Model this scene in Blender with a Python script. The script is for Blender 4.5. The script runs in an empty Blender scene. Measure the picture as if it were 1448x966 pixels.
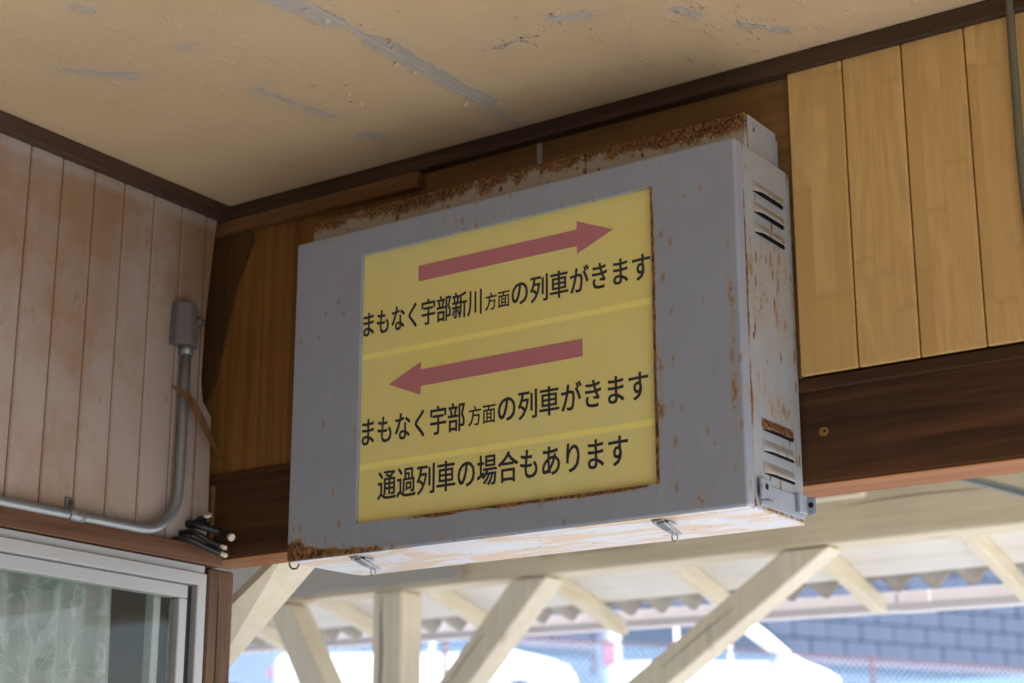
import bpy, bmesh, math, random
from mathutils import Vector, Matrix
random.seed(7)
R = math.radians
scene = bpy.context.scene
COL = scene.collection

# ------------------------------------------------------------------ camera
cd = bpy.data.cameras.new('camera'); cam = bpy.data.objects.new('camera', cd); COL.objects.link(cam)
cam.location = (2.1823, -2.2454, 1.60)
cam.rotation_euler = (math.pi/2 + 0.2849, 0.0, 0.6042)
cd.sensor_width = 36; cd.lens = 63.09; cd.clip_start = 0.05; cd.clip_end = 2000
cd.dof.use_dof = True; cd.dof.focus_distance = 2.62; cd.dof.aperture_fstop = 5.0
scene.camera = cam
# ------------------------------------------------------------------ sky, sun, exposure
SUN_EL, SUN_AZ = R(48), R(97)                     # azimuth from +Y towards +X
w = bpy.data.worlds.new('World'); scene.world = w; w.use_nodes = True
wn = w.node_tree; wn.nodes.clear()
sky = wn.nodes.new('ShaderNodeTexSky'); sky.sky_type = 'NISHITA'; sky.sun_disc = False
sky.sun_elevation = SUN_EL; sky.sun_rotation = SUN_AZ; sky.air_density = 1.0; sky.dust_density = 2.0; sky.ozone_density = 1.0
bg = wn.nodes.new('ShaderNodeBackground'); bg.inputs['Strength'].default_value = 0.15
wo = wn.nodes.new('ShaderNodeOutputWorld')
wn.links.new(sky.outputs[0], bg.inputs[0]); wn.links.new(bg.outputs[0], wo.inputs[0])
sl = bpy.data.lights.new('sun', 'SUN'); sl.energy = 5.0; sl.angle = R(0.5); sl.color = (1.0, 0.97, 0.925)
sun = bpy.data.objects.new('sun', sl); COL.objects.link(sun)
sv = Vector((math.sin(SUN_AZ)*math.cos(SUN_EL), math.cos(SUN_AZ)*math.cos(SUN_EL), math.sin(SUN_EL)))
sun.rotation_euler = sv.to_track_quat('Z', 'Y').to_euler(); sun.location = sv*40
vs = scene.view_settings; vs.view_transform = 'Standard'; vs.look = 'None'; vs.gamma = 1.0; vs.use_curve_mapping = False
vs.exposure = 1.5
scene.cycles.use_denoising = True
scene.cycles.max_bounces = 10; scene.cycles.diffuse_bounces = 7; scene.cycles.glossy_bounces = 4
scene.cycles.transparent_max_bounces = 16; scene.cycles.caustics_reflective = False; scene.cycles.caustics_refractive = False
scene.cycles.sample_clamp_indirect = 8.0

# ------------------------------------------------------------------ shader helper
class S:
    """a value in a node tree, with arithmetic"""
    def __init__(s, g, sock): s.g = g; s.s = sock
    def _m(s, op, *o): return s.g.math(op, s, *o)
    def __add__(s, o): return s._m('ADD', o)
    def __radd__(s, o): return s._m('ADD', o)
    def __sub__(s, o): return s._m('SUBTRACT', o)
    def __rsub__(s, o): return s.g.math('SUBTRACT', o, s)
    def __mul__(s, o): return s._m('MULTIPLY', o)
    def __rmul__(s, o): return s._m('MULTIPLY', o)
    def __truediv__(s, o): return s._m('DIVIDE', o)
    def abs(s): return s._m('ABSOLUTE')
    def floor(s): return s._m('FLOOR')
    def fract(s): return s._m('FRACT')
    def sin(s): return s._m('SINE')
    def cos(s): return s._m('COSINE')
    def sqrt(s): return s._m('SQRT')
    def max(s, o): return s._m('MAXIMUM', o)
    def min(s, o): return s._m('MINIMUM', o)
    def pow(s, o): return s._m('POWER', o)
    def sat(s): return s.g.math('MULTIPLY', s, 1.0, clamp=True)
    def step(s, a, b):
        """smoothstep from a (0) to b (1)"""
        n = s.g.t.nodes.new('ShaderNodeMapRange'); n.interpolation_type = 'SMOOTHSTEP'; n.clamp = True
        s.g.put(s, n.inputs['Value'])
        f, t = (0, 1) if a < b else (1, 0); lo, hi = min(a, b), max(a, b)
        n.inputs['From Min'].default_value = lo; n.inputs['From Max'].default_value = hi
        n.inputs['To Min'].default_value = f; n.inputs['To Max'].default_value = t
        return S(s.g, n.outputs['Result'])

class G:
    def __init__(s, name):
        s.m = bpy.data.materials.new(name); s.m.use_nodes = True; s.t = s.m.node_tree; s.t.nodes.clear()
        s.out = s.t.nodes.new('ShaderNodeOutputMaterial')
        s.tc = s.t.nodes.new('ShaderNodeTexCoord'); s.P = s.tc.outputs['Object']
        sep = s.t.nodes.new('ShaderNodeSeparateXYZ'); s.t.links.new(s.P, sep.inputs[0])
        s.x, s.y, s.z = (S(s, sep.outputs[i]) for i in range(3))
        oi = s.t.nodes.new('ShaderNodeObjectInfo'); s.rnd = S(s, oi.outputs['Random'])
    def put(s, v, inp):
        if isinstance(v, S): s.t.links.new(v.s, inp)
        elif hasattr(v, 'is_output'): s.t.links.new(v, inp)
        else: inp.default_value = v
    def math(s, op, a, b=None, c=None, clamp=False):
        n = s.t.nodes.new('ShaderNodeMath'); n.operation = op; n.use_clamp = clamp
        for i, v in enumerate((a, b, c)):
            if v is not None: s.put(v, n.inputs[i])
        return S(s, n.outputs[0])
    def vec(s, x, y, z):
        n = s.t.nodes.new('ShaderNodeCombineXYZ')
        for i, v in enumerate((x, y, z)): s.put(v, n.inputs[i])
        return n.outputs[0]
    def noise(s, vec, scale=5, detail=4, rough=.55, dist=0, col=False):
        n = s.t.nodes.new('ShaderNodeTexNoise'); s.put(vec, n.inputs['Vector'])
        n.inputs['Scale'].default_value = scale; n.inputs['Detail'].default_value = detail
        n.inputs['Roughness'].default_value = rough; n.inputs['Distortion'].default_value = dist
        return n.outputs['Color'] if col else S(s, n.outputs['Fac'])
    def white(s, vec):
        n = s.t.nodes.new('ShaderNodeTexWhiteNoise'); n.noise_dimensions = '3D'; s.put(vec, n.inputs['Vector'])
        return S(s, n.outputs['Value'])
    def voro(s, vec, scale, rand=1.0, feature='F1'):
        n = s.t.nodes.new('ShaderNodeTexVoronoi'); n.feature = feature; s.put(vec, n.inputs['Vector'])
        n.inputs['Scale'].default_value = scale; n.inputs['Randomness'].default_value = rand
        return n
    def mix(s, f, a, b, mode='MIX'):
        n = s.t.nodes.new('ShaderNodeMix'); n.data_type = 'RGBA'; n.blend_type = mode
        s.put(f, n.inputs[0])
        for v, i in ((a, 6), (b, 7)):
            if isinstance(v, (tuple, list)): v = (*v, 1) if len(v) == 3 else v
            s.put(v, n.inputs[i])
        return n.outputs[2]
    def bump(s, h, strength=.3, dist=.002, normal=None):
        n = s.t.nodes.new('ShaderNodeBump'); n.inputs['Strength'].default_value = strength; n.inputs['Distance'].default_value = dist
        s.put(h, n.inputs['Height'])
        if normal is not None: s.t.links.new(normal, n.inputs['Normal'])
        return n.outputs[0]
    def bsdf(s, color, rough=.6, spec=.4, metal=0, normal=None, **kw):
        b = s.t.nodes.new('ShaderNodeBsdfPrincipled')
        if isinstance(color, (tuple, list)): color = (*color, 1)
        s.put(color, b.inputs['Base Color']); s.put(rough, b.inputs['Roughness']); s.put(metal, b.inputs['Metallic'])
        s.put(spec, b.inputs['Specular IOR Level'])
        if normal is not None: s.t.links.new(normal, b.inputs['Normal'])
        for k, v in kw.items(): s.put(v, b.inputs[k.replace('_', ' ')])
        return b.outputs[0]
    def done(s, sh): s.t.links.new(sh, s.out.inputs['Surface']); return s.m

# ------------------------------------------------------------------ mesh helpers
def box(bm, x0, x1, y0, y1, z0, z1, bev=0.0, seg=1):
    v = [bm.verts.new((x, y, z)) for x in (x0, x1) for y in (y0, y1) for z in (z0, z1)]
    fs = [bm.faces.new([v[i] for i in f]) for f in ((0,1,3,2),(4,6,7,5),(0,4,5,1),(2,3,7,6),(0,2,6,4),(1,5,7,3))]
    if bev > 0:
        es = list({e for f in fs for e in f.edges})
        bmesh.ops.bevel(bm, geom=es, offset=bev, segments=seg, affect='EDGES', profile=.5)
    return v
def prism(bm, pts, axis, a, b, bev=0.0):
    """extrude a polygon (list of 2-tuples in the two other axes) along axis from a to b"""
    def mk(p, t):
        return (t, p[0], p[1]) if axis == 'x' else (p[0], t, p[1]) if axis == 'y' else (p[0], p[1], t)
    A = [bm.verts.new(mk(p, a)) for p in pts]; B = [bm.verts.new(mk(p, b)) for p in pts]
    fs = [bm.faces.new(A), bm.faces.new(B[::-1])]
    n = len(pts)
    for i in range(n): fs.append(bm.faces.new((A[i], B[i], B[(i+1) % n], A[(i+1) % n])))
    bmesh.ops.recalc_face_normals(bm, faces=fs)
    if bev > 0:
        es = list({e for f in fs for e in f.edges})
        bmesh.ops.bevel(bm, geom=es, offset=bev, segments=1, affect='EDGES', profile=.5)
def tube(bm, pts, r, n=10, cap=True):
    pts = [Vector(p) for p in pts]; rings = []
    up = None
    for i, p in enumerate(pts):
        d = (pts[min(i+1, len(pts)-1)] - pts[max(i-1, 0)]).normalized()
        if up is None: up = Vector((0, 0, 1)) if abs(d.z) < .9 else Vector((1, 0, 0))
        a = d.cross(up).normalized(); b = a.cross(d).normalized(); up = b
        rr = r[i] if isinstance(r, (list, tuple)) else r
        rings.append([bm.verts.new(p + rr*(math.cos(2*math.pi*k/n)*a + math.sin(2*math.pi*k/n)*b)) for k in range(n)])
    fs = []
    for A, B in zip(rings, rings[1:]):
        for k in range(n): fs.append(bm.faces.new((A[k], A[(k+1) % n], B[(k+1) % n], B[k])))
    for f in fs: f.smooth = True
    if cap: fs += [bm.faces.new(rings[0][::-1]), bm.faces.new(rings[-1])]
    bmesh.ops.recalc_face_normals(bm, faces=fs)
def spline(pts, n=8):
    pts = [Vector(p) for p in pts]; out = []
    P = [pts[0]] + pts + [pts[-1]]
    for i in range(1, len(P)-2):
        for k in range(n):
            t = k/n; a, b, c, d = P[i-1], P[i], P[i+1], P[i+2]
            out.append(.5*((2*b) + (c-a)*t + (2*a-5*b+4*c-d)*t*t + (3*b-a-3*c+d)*t**3))
    return out + [pts[-1]]
def link(name, me, parent=None, org=(0, 0, 0)):
    o = bpy.data.objects.new(name, me); COL.objects.link(o)
    if parent is not None: o.parent = parent
    else: o.location = org
    return o
ORG = {}
def obj(name, bm, mat, parent=None, org=None):
    """vertices come in world coordinates; stored relative to the parent's (or own) base"""
    if parent is not None: org = ORG[parent.name]
    org = Vector(org or (0, 0, 0))
    for v in bm.verts: v.co -= org
    bmesh.ops.recalc_face_normals(bm, faces=bm.faces)
    me = bpy.data.meshes.new(name); bm.to_mesh(me); bm.free(); me.materials.append(mat)
    o = link(name, me, parent, org); ORG[o.name] = org
    return o
def tag(o, label=None, cat=None, group=None, kind=None):
    for k, v in (('label', label), ('category', cat), ('group', group), ('kind', kind)):
        if v: o[k] = v
    return o
def thing(name, loc, label, cat, group=None):
    o = bpy.data.objects.new(name, None); COL.objects.link(o); o.location = loc; o.empty_display_size = .05
    ORG[o.name] = Vector(loc); return tag(o, label, cat, group)
def bx(name, mat, parent, *a, bev=.0015, org=None, seg=1):
    bm = bmesh.new(); box(bm, *a, bev=bev, seg=seg); return obj(name, bm, mat, parent, org)

# ------------------------------------------------------------------ materials
def wood(name, c1, c2, axis='z', rough=.6, spec=.3, across=45, along=2.2, streak=.5, var=.25, bump=.25, knots=False, dust=None):
    g = G(name); off = g.rnd*7.3
    k = {'x': (along, across, across), 'y': (across, along, across), 'z': (across, across, along)}[axis]
    v = g.vec(g.x*k[0] + off, g.y*k[1] + off*1.7, g.z*k[2] + off*.6)
    n1 = g.noise(v, 1.0, 5, .6, .6); n2 = g.noise(v, 4.0, 3, .7)
    big = g.noise(g.P, 3.5, 2)
    f = (n1*1.5 + n2*streak - .25*(1+streak)).step(.25, 1.05)
    c = g.mix(f, c1, c2)
    c = g.mix(((big - .5)*1.4 + (g.rnd - .5)*var*2 + .5).sat(), g.mix(.45, c, tuple(.55*q for q in c2)), c)
    if dust:
        dc, amt = dust
        dm = (g.noise(g.P, 9, 5, .65)*1.3 + g.noise(g.P, 45, 3)*.35 - .62 + amt).step(.12, .62)
        c = g.mix(dm*.75, c, dc)
    if knots:
        vo = g.voro(g.vec(g.x*(.35 if axis=='x' else 1), g.y, g.z*(.35 if axis=='z' else 1)), 7)
        d = S(g, vo.outputs['Distance']); kn = d.step(.16, .06)
        c = g.mix(kn*.6, c, tuple(.5*q for q in c2))
    nrm = g.bump(n1 + n2*.6, bump, .0012)
    return g.done(g.bsdf(c, rough + 0.0, spec, 0, nrm))

def flat(name, c, rough=.5, spec=.4, metal=0, var=.12, nscale=30, bump=0):
    g = G(name); n = g.noise(g.P, nscale, 5, .65); n2 = g.noise(g.P, nscale*.13, 3)
    c2 = tuple(max(0, q*(1-var*2.2)) for q in c)
    col = g.mix((n*.6 + n2*.7 - .15).sat(), c2, c)
    nr = g.bump(n, bump, .002) if bump else None
    return g.done(g.bsdf(col, rough, spec, metal, nr))

def ceiling_mat():
    g = G('peeling tan ceiling paint')
    # world-placed peeled strips: (ax, ay, bx, by, radius)
    segs = [(.21,-.584,.285,-.508,.007), (.404,-.362,.433,-.219,.006), (.636,-.60,.652,-.482,.020), (.658,-.50,.660,-.39,.006),
            (.662,-.395,.665,-.284,.016), (.667,-.283,.665,-.181,.014), (.667,-.174,.671,-.122,.012), (.662,-.12,.661,-.01,.004),
            (.80,-.276,.84,-.277,.005), (.915,-.31,.96,-.288,.008), (1.073,-.235,1.089,-.203,.004), (1.127,-.137,1.17,-.088,.005),
            (.385,-.712,.393,-.696,.006), (.418,-.541,.423,-.531,.006), (.429,-.134,.449,-.102,.007),
            (1.3,-.9,1.45,-.8,.02), (1.9,-.7,2.0,-.8,.02), (1.6,-1.5,1.7,-1.4,.03)]
    wob = g.noise(g.P, 19, 6, .72, .6); wob2 = g.noise(g.P, 85, 4, .65)
    D = None
    for ax, ay, bx_, by, r in segs:
        dx, dy = bx_-ax, by-ay; L = dx*dx+dy*dy
        t = (((g.x-ax)*dx + (g.y-ay)*dy)/L).sat()
        ex = g.x - ax - t*dx; ey = g.y - ay - t*dy
        d = (ex*ex + ey*ey).sqrt() - r
        D = d if D is None else D.min(d)
    e = D + (wob - .5)*.048 + (wob2 - .5)*.016
    peel = e.step(.0012, -.0012)
    rim = (e.abs()).step(.006, .001)
    blist = g.noise(g.vec(g.x*14, g.y*6, 0), 1.6, 4, .6); area = g.noise(g.P, 2.6, 2).step(.45, .62)
    flakes = g.noise(g.vec(g.x*34, g.y*15, 0), 1.5, 5, .68).step(.56, .64)*area.max(.25)
    stain = g.noise(g.P, 2.2, 4, .6)
    base = g.mix(stain.step(.32, .7), (.56, .405, .240), (.65, .485, .295))
    base = g.mix(g.noise(g.P, 12, 4)*.35, base, (.62, .46, .27))
    base = g.mix(flakes*.55, base, (.70, .56, .38))
    base = g.mix(e.step(.030, -.004)*.30, base, (.45, .42, .38))
    grey = g.mix(g.noise(g.P, 35, 4), (.38, .35, .335), (.49, .465, .45))
    col = g.mix(peel*(.55 + wob*.5).sat(), base, grey)
    col = g.mix(rim*(1-peel)*.5*wob2, col, (.70, .53, .34))
    spots = S(g, g.voro(g.P, 17).outputs['Distance']).step(.045, .028)
    col = g.mix(spots*.7, col, (.16, .09, .04))
    h = (1-peel)*.6 + rim*(1-peel)*.7*wob2 + flakes*.6 + blist*.25*area + g.noise(g.P, 8, 3)*.25 + g.noise(g.P, 3.0, 2)*2.2
    return g.done(g.bsdf(col, .55, .35, 0, g.bump(h, .55, .004)))

def right_board_mat():
    g = G('light laminated board'); o = g.rnd*9.0
    sx = (g.x + o)/.0305; sid = sx.floor()
    rz = g.white(g.vec(sid, o.floor(), 3.0))
    zz = (g.z + rz*1.7)/.34; bid = zz.floor()
    tint = g.white(g.vec(sid, bid, o))
    v = g.vec((g.x+tint)*90, (g.z+tint*3)*3.2, tint*5)
    n = g.noise(v, 1, 5, .6, 1.2); fine = g.noise(g.vec(g.x*420, g.z*11, tint), 1, 2)
    arch = (((g.x*70 + g.noise(g.vec(g.x*12, g.z*4, tint*9), 1, 2)*16 + g.z*tint*9)*2.2).sin()*.5 + .5)*tint.step(.45, .7)
    c = g.mix(tint, (.54, .334, .112), (.72, .472, .190))
    c = g.mix((n*.8 + fine*.55 + arch*.3 - .32).step(.08, .82)*.50, c, (.42, .245, .085))
    c = g.mix(g.noise(g.P, 2.5, 3).step(.4, .75)*.25, c, (.43, .26, .12))
    fing = ((zz.fract() - .5).abs()).step(.478, .49)*(((g.x/.0038).fract() - .5).abs().step(.2, .35))
    c = g.mix(fing*.25, c, (.30, .17, .06))
    return g.done(g.bsdf(c, .42, .4, 0, g.bump(n + fine*.5, .12, .0006)))

def left_board_mat():
    g = G('faded dusty wood board'); o = g.rnd*5
    v = g.vec((g.y + o)*95, g.z*2.6, o)
    n = g.noise(v, 1, 5, .62, .8); fine = g.noise(g.vec(g.y*330, g.z*14, o), 1, 3)
    c = g.mix((n*.9 + fine*.4 - .25).sat(), (.305, .190, .110), (.235, .135, .070))
    # chalky bloom: broad cloud, thinner just under the cornice
    W = g.vec(g.y*1.0, g.z*.8, 4.0)
    bloom = (g.noise(W, 4.2, 4, .55)*1.15 + g.noise(W, 26, 4, .65)*.35 - .42 - (g.z - 2.45).step(.02, .19)*.13 - (g.y+.18).step(-.05, .15)*.04)
    bm_ = bloom.step(.06, .50)
    c = g.mix(bm_*.80, c, (.375, .315, .285))
    rim = (g.z - 2.716 + g.noise(g.P, 30, 3)*.012).step(-.012, .006)*.5
    c = g.mix(rim, c, (.42, .38, .34))
    blot = g.noise(g.vec(g.x, g.y*2.0, g.z), 17, 4, .6).step(.62, .74)
    c = g.mix(blot*.6, c, (.20, .095, .032))
    return g.done(g.bsdf(c, .62, .3, 0, g.bump(n, .12, .0008)))

RUST = ((.034, .015, .008), (.190, .082, .024), (.35, .185, .060))
def rust_paint(name, paint, infl, rough=.42, tan=None, stretch=(1, 1, 1), amount=0.0, speck=.85):
    """painted steel; infl(g) gives 0..1 where rust gathers"""
    g = G(name); k = stretch
    v = g.vec(g.x*k[0], g.y*k[1], g.z*k[2])
    n1 = g.noise(v, 38, 7, .72); n2 = g.noise(v, 190, 4, .65); lo = g.noise(v, 7, 4, .6)
    I = infl(g)
    m = n1*.75 + n2*.38 + (lo - .5)*.55 + I*.62 + amount
    vo = g.voro(g.vec(g.x*k[0], g.y*k[1], g.z*k[2]*.75), 78); sc = g.t.nodes.new('ShaderNodeSeparateColor'); g.t.links.new(vo.outputs['Color'], sc.inputs[0])
    spot = (S(g, sc.outputs[0])*.62 - .36 + (I*.26) - S(g, vo.outputs['Distance']) + (n2 - .5)*.25 + (lo - .45)*.5).step(-.04, .10)
    rust = m.step(.87, .97).max(spot*speck); halo = (m.step(.74, .92)).max((S(g, sc.outputs[0])*.62 - .24 + (I*.26) - S(g, vo.outputs['Distance']) + (lo - .45)*.5).step(-.05, .14)*.7)
    dirt = g.noise(v, 18, 5, .6)
    p = g.mix((dirt - .28).sat()*1.1, paint, tuple(q*.80 for q in paint))
    p = g.mix((lo.step(.48, .75))*.22, p, (paint[0]*.95, paint[1]*.88, paint[2]*.74))
    stv = g.noise(g.vec(g.x*120, g.y*120, g.z*5), 1.0, 3, .6)
    p = g.mix(stv.step(.5, .8)*.22, p, tuple(q*.72 for q in paint))
    p = g.mix(n2.step(.56, .68)*.16, p, (paint[0]*.7, paint[1]*.6, paint[2]*.42))
    if tan:
        tc, tf = tan; p = g.mix(tf(g), p, tc)
    c = g.mix(halo*.42, p, (.36, .25, .12))
    rc = g.mix(n2.step(.36, .62), RUST[0], g.mix(n1.step(.4, .65), RUST[1], RUST[2]))
    c = g.mix(rust, c, rc)
    h = rust*.5*n2 + dirt*.15 + n2*.05
    return g.done(g.bsdf(c, rough + rust*.45, .4, 0, g.bump(h, .3, .0012)))

def plain_rust(g): return g.x*0.0

M = {}
M['ceiling'] = ceiling_mat()
M['rboard'] = right_board_mat(); M['lboard'] = left_board_mat()
M['groove'] = flat('orange groove wood', (.33, .13, .03), .7, .2)
M['groove2'] = flat('brown groove wood', (.22, .095, .025), .7, .2)
M['darkwood'] = wood('dark stained wood', (.085, .045, .024), (.032, .016, .009), 'x', .5, .35, var=.1)
M['darkwood_y'] = wood('dark stained wood along wall', (.095, .048, .032), (.038, .018, .012), 'y', .5, .35, var=.1)
M['beam'] = wood('brown oiled beam', (.118, .050, .020), (.034, .016, .008), 'x', .7, .2, across=34, along=1.6, bump=.4, var=.05)
M['beam_under'] = wood('reddish beam wood lit from below', (.40, .170, .055), (.25, .085, .024), 'x', .7, .2, across=40, along=1.2, streak=.6, var=.05)  # lighter, redder copy of the beam wood; bounce light put into its colour
M['beam_y'] = wood('brown light block beam', (.135, .062, .026), (.040, .018, .008), 'y', .6, .25, across=30, along=1.6)
M['brownpost'] = wood('brown weathered post', (.17, .085, .040), (.055, .026, .012), 'z', .6, .3, across=60, bump=.6)
M['trim'] = wood('brown rail wood', (.19, .085, .036), (.075, .032, .014), 'y', .5, .35)
M['batten'] = wood('orange brown batten', (.26, .125, .045), (.15, .066, .022), 'x', .6, .3)
M['oldpanel'] = wood('old amber plywood', (.34, .165, .038), (.16, .066, .013), 'z', .5, .35, across=70, along=.9, streak=.3, var=.05)
M['topboard'] = wood('amber board behind sign', (.28, .150, .048), (.15, .075, .022), 'x', .55, .3)
M['veneer'] = wood('dark torn veneer', (.145, .066, .026), (.070, .032, .013), 'z', .5, .35)
M['strip'] = wood('torn brown strip', (.20, .095, .040), (.09, .040, .018), 'z', .5, .35)
M['cream'] = wood('cream painted timber', (.81, .73, .575), (.71, .62, .46), 'z', .62, .3, across=40, along=2.0, var=.12, bump=.35, knots=True)
M['cream_x'] = wood('cream painted timber lengthwise', (.77, .67, .48), (.63, .53, .36), 'x', .62, .3, across=40, along=1.6, var=.12, bump=.35, knots=True)
M['cream_y'] = wood('cream rafter timber', (.80, .74, .60), (.73, .61, .40), 'y', .62, .3, across=40, along=1.6, var=.2, bump=.3)
M['boarding'] = wood('pale roof boarding', (.82, .79, .73), (.75, .70, .61), 'x', .7, .3, across=25, along=1.0, var=.1)
M['alu'] = flat('brushed aluminium frame', (.41, .41, .40), .45, .5, .15, var=.06, nscale=60)
M['alu_dark'] = flat('dark rubber seal', (.03, .03, .03), .6, .3)
M['steel'] = flat('galvanised conduit', (.33, .345, .345), .38, .5, .55, var=.18, nscale=70, bump=.1)
M['cast'] = flat('grey cast fitting', (.165, .15, .145), .6, .35, .1, var=.15, nscale=60, bump=.2)
M['cable'] = flat('black cable sheath', (.012, .012, .014), .4, .45)
M['tip'] = flat('cream cable end', (.66, .58, .44), .6, .3)
M['greycable'] = flat('olive grey cable', (.17, .155, .105), .55, .35)
M['latch'] = flat('zinc latch', (.42, .43, .44), .35, .5, .75, var=.15, nscale=200)
M['black'] = flat('shadow gap black', (.012, .012, .012), .8, .2)
M['white_tape'] = flat('whitish strip', (.42, .37, .31), .7, .3)

# sign paint: coordinates are relative to the sign base (x: -.4.. .4, y: -.17..0, z: 0.. .52)
PAINT = (.292, .325, .388)
def infl_front(g):
    inz = g.z.step(.03, .055)*g.z.step(.485, .47)
    r = ((g.x - .2645).abs()).step(.0085, .0)*inz*(.72 + .3*(g.z.step(.33, .15)))
    rstreak = (g.x - .264).step(-.002, .002)*(g.x - .264).step(.022, .010)*((g.z - .19).abs().step(.10, .03))*.55
    b = ((g.z - .0440).abs()).step(.010, .0)*(g.x.step(-.22, -.12))*(g.x.step(.275, .24))*.78
    bl = ((g.x + .4)*(g.x + .4)*.35 + g.z*g.z).sqrt().step(.075, .0)*1.05
    bot = g.z.step(.022, .0)*(g.x.step(-.12, -.25))*.75
    re = ((g.x - .386).abs()).step(.010, .002)*(g.z.step(.46, .30))*(g.z.step(.05, .15))*.42
    tp = g.z.step(.512, .52)*.35
    blob = ((g.x + .10)*(g.x + .10) + (g.z - .018)*(g.z-.018)).sqrt().step(.05, .0)*.42 + ((g.x - .33)*(g.x - .33) + (g.z - .015)*(g.z-.015)).sqrt().step(.03, .0)*.5
    return (r.max(rstreak).max(b) + bl + bot + re + tp + blob + (g.x - .392).step(.0, .006)*.22) + .03
M['cover'] = rust_paint('grey painted sign cover', PAINT, infl_front, stretch=(1.0, 1.0, .6), speck=.38)
def infl_side(g):
    mid = ((g.z - .33).abs()).step(.17, .03)*.40
    low = ((g.z - .155).abs()).step(.060, .0)*.30
    btm = g.z.step(.03, .0)*.42
    return mid + low + btm + (g.z - .515).step(-.01, .005)*.25 + (g.y + .146).step(.008, .0)*.30 + .10
def tan_patch(g):
    # worn primer patches on the underside only (streaked along the length)
    v = g.vec(g.x*7, g.y*25, 2.0)
    n = g.noise(v, 1.0, 5, .65, .5)
    return n.step(.46, .54)*g.z.step(.004, .0015)*.85
M['body'] = rust_paint('white painted sign body', (.345, .365, .385), infl_side, stretch=(1, 1.3, .5), tan=((.62, .43, .25), tan_patch))
M['bottom'] = rust_paint('sign underside lit from below', (.62, .62, .66), lambda g: (g.y + .0).step(-.012, .0)*.35 + g.y.step(-.160, -.168)*.2 - .42, stretch=(.45, 1.4, 1), tan=((.60, .40, .22), tan_patch))  # paler copy of the sign paint, bounce light in the colour; tan patches are wear
def infl_top(g):
    t = (g.z - .545).step(-.015, .040)
    return t*.70 + g.x.step(.10, .30)*.14 + g.x.step(-.30, -.42)*.10 + .08
M['topbox'] = rust_paint('rusted cream top plate', (.40, .39, .37), infl_top, stretch=(1, 1, 1.0))
M['topside'] = rust_paint('white top side plate', (.37, .385, .40), lambda g: g.x*0 + .10, stretch=(1, 1, 1))
M['bracket'] = rust_paint('grey painted bracket', PAINT, lambda g: g.x*0 + .22)
M['louvre'] = rust_paint('rust stained louvre', (.33, .33, .325), lambda g: ((g.z-.118).abs()).step(.020, .004)*.50 + .30 + (g.z-.40).step(0, .05)*.06, stretch=(1, 1, 1))

def panel_mat():
    g = G('yellow acrylic panel')
    n = g.noise(g.P, 4, 3); d = g.noise(g.vec(g.x, g.y, g.z*.4), 30, 4)
    c = g.mix(n.step(.3, .7), (.76, .655, .205), (.735, .675, .27))
    c = g.mix((d - .35).sat()*.6, c, (.60, .56, .33))
    st = None
    for zz in (2.3620-2.0541, 2.1870-2.0541):
        q = ((g.z - zz).abs()).step(.0062, .0028); st = q if st is None else st.max(q)
    c = g.mix(st*.85, c, (.90, .81, .24))
    sh = g.bsdf(c, .22, .45, 0, None, Subsurface_Weight=.0)
    return g.done(sh)
M['panel'] = panel_mat()
M['arrow'] = flat('faded red print', (.50, .185, .215), .3, .45, var=.06, nscale=20)
M['ink'] = flat('dark print', (.024, .030, .042), .3, .45, var=.05)

def curtain_mat():
    g = G('leaf printed curtain')
    u = g.y*1.0 + g.x*.6; v = g.z
    vo = g.voro(g.vec(u, v, 0.0), 17, .75); vo.voronoi_dimensions = '2D'
    sep = g.t.nodes.new('ShaderNodeSeparateXYZ'); g.t.links.new(vo.outputs['Position'], sep.inputs[0])
    sc = g.t.nodes.new('ShaderNodeSeparateColor'); g.t.links.new(vo.outputs['Color'], sc.inputs[0])
    lx = (u - S(g, sep.outputs[0])/1.0)*17; ly = (v - S(g, sep.outputs[1])/1.0)*17
    a = S(g, sc.outputs[0])*5.0
    px = lx*a.cos() + ly*a.sin(); py = ly*a.cos() - lx*a.sin()
    wid = (1 - py*py*5.2)*.27
    e = px.abs() + (g.noise(g.P, 90, 3)-.5)*.08
    leaf = (wid - e).step(-.02, .03)
    vein = ((px*1.0).abs().step(.035, .015)).max((((py + px.abs()*.8)*26).sin()).step(.6, .95)*.6)*leaf
    tone = S(g, sc.outputs[1])
    base = g.mix(g.noise(g.P, 6, 3), (.50, .50, .44), (.42, .45, .40))
    c = g.mix(leaf*(tone*.5 + .12), base, (.225, .32, .27))
    sw = g.noise(g.vec(g.y*30, g.z*14, 1), 1, 3, .5, 1.6).step(.56, .62)
    c = g.mix(sw*.65 + vein*.4, c, (.60, .61, .56))
    d = g.bsdf(c, .85, .15)
    t = g.t.nodes.new('ShaderNodeBsdfTranslucent'); g.t.links.new(c, t.inputs[0])
    mx = g.t.nodes.new('ShaderNodeMixShader'); mx.inputs[0].default_value = .3
    g.t.links.new(d, mx.inputs[1]); g.t.links.new(t.outputs[0], mx.inputs[2])
    return g.done(mx.outputs[0])
M['curtain'] = curtain_mat()
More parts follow.
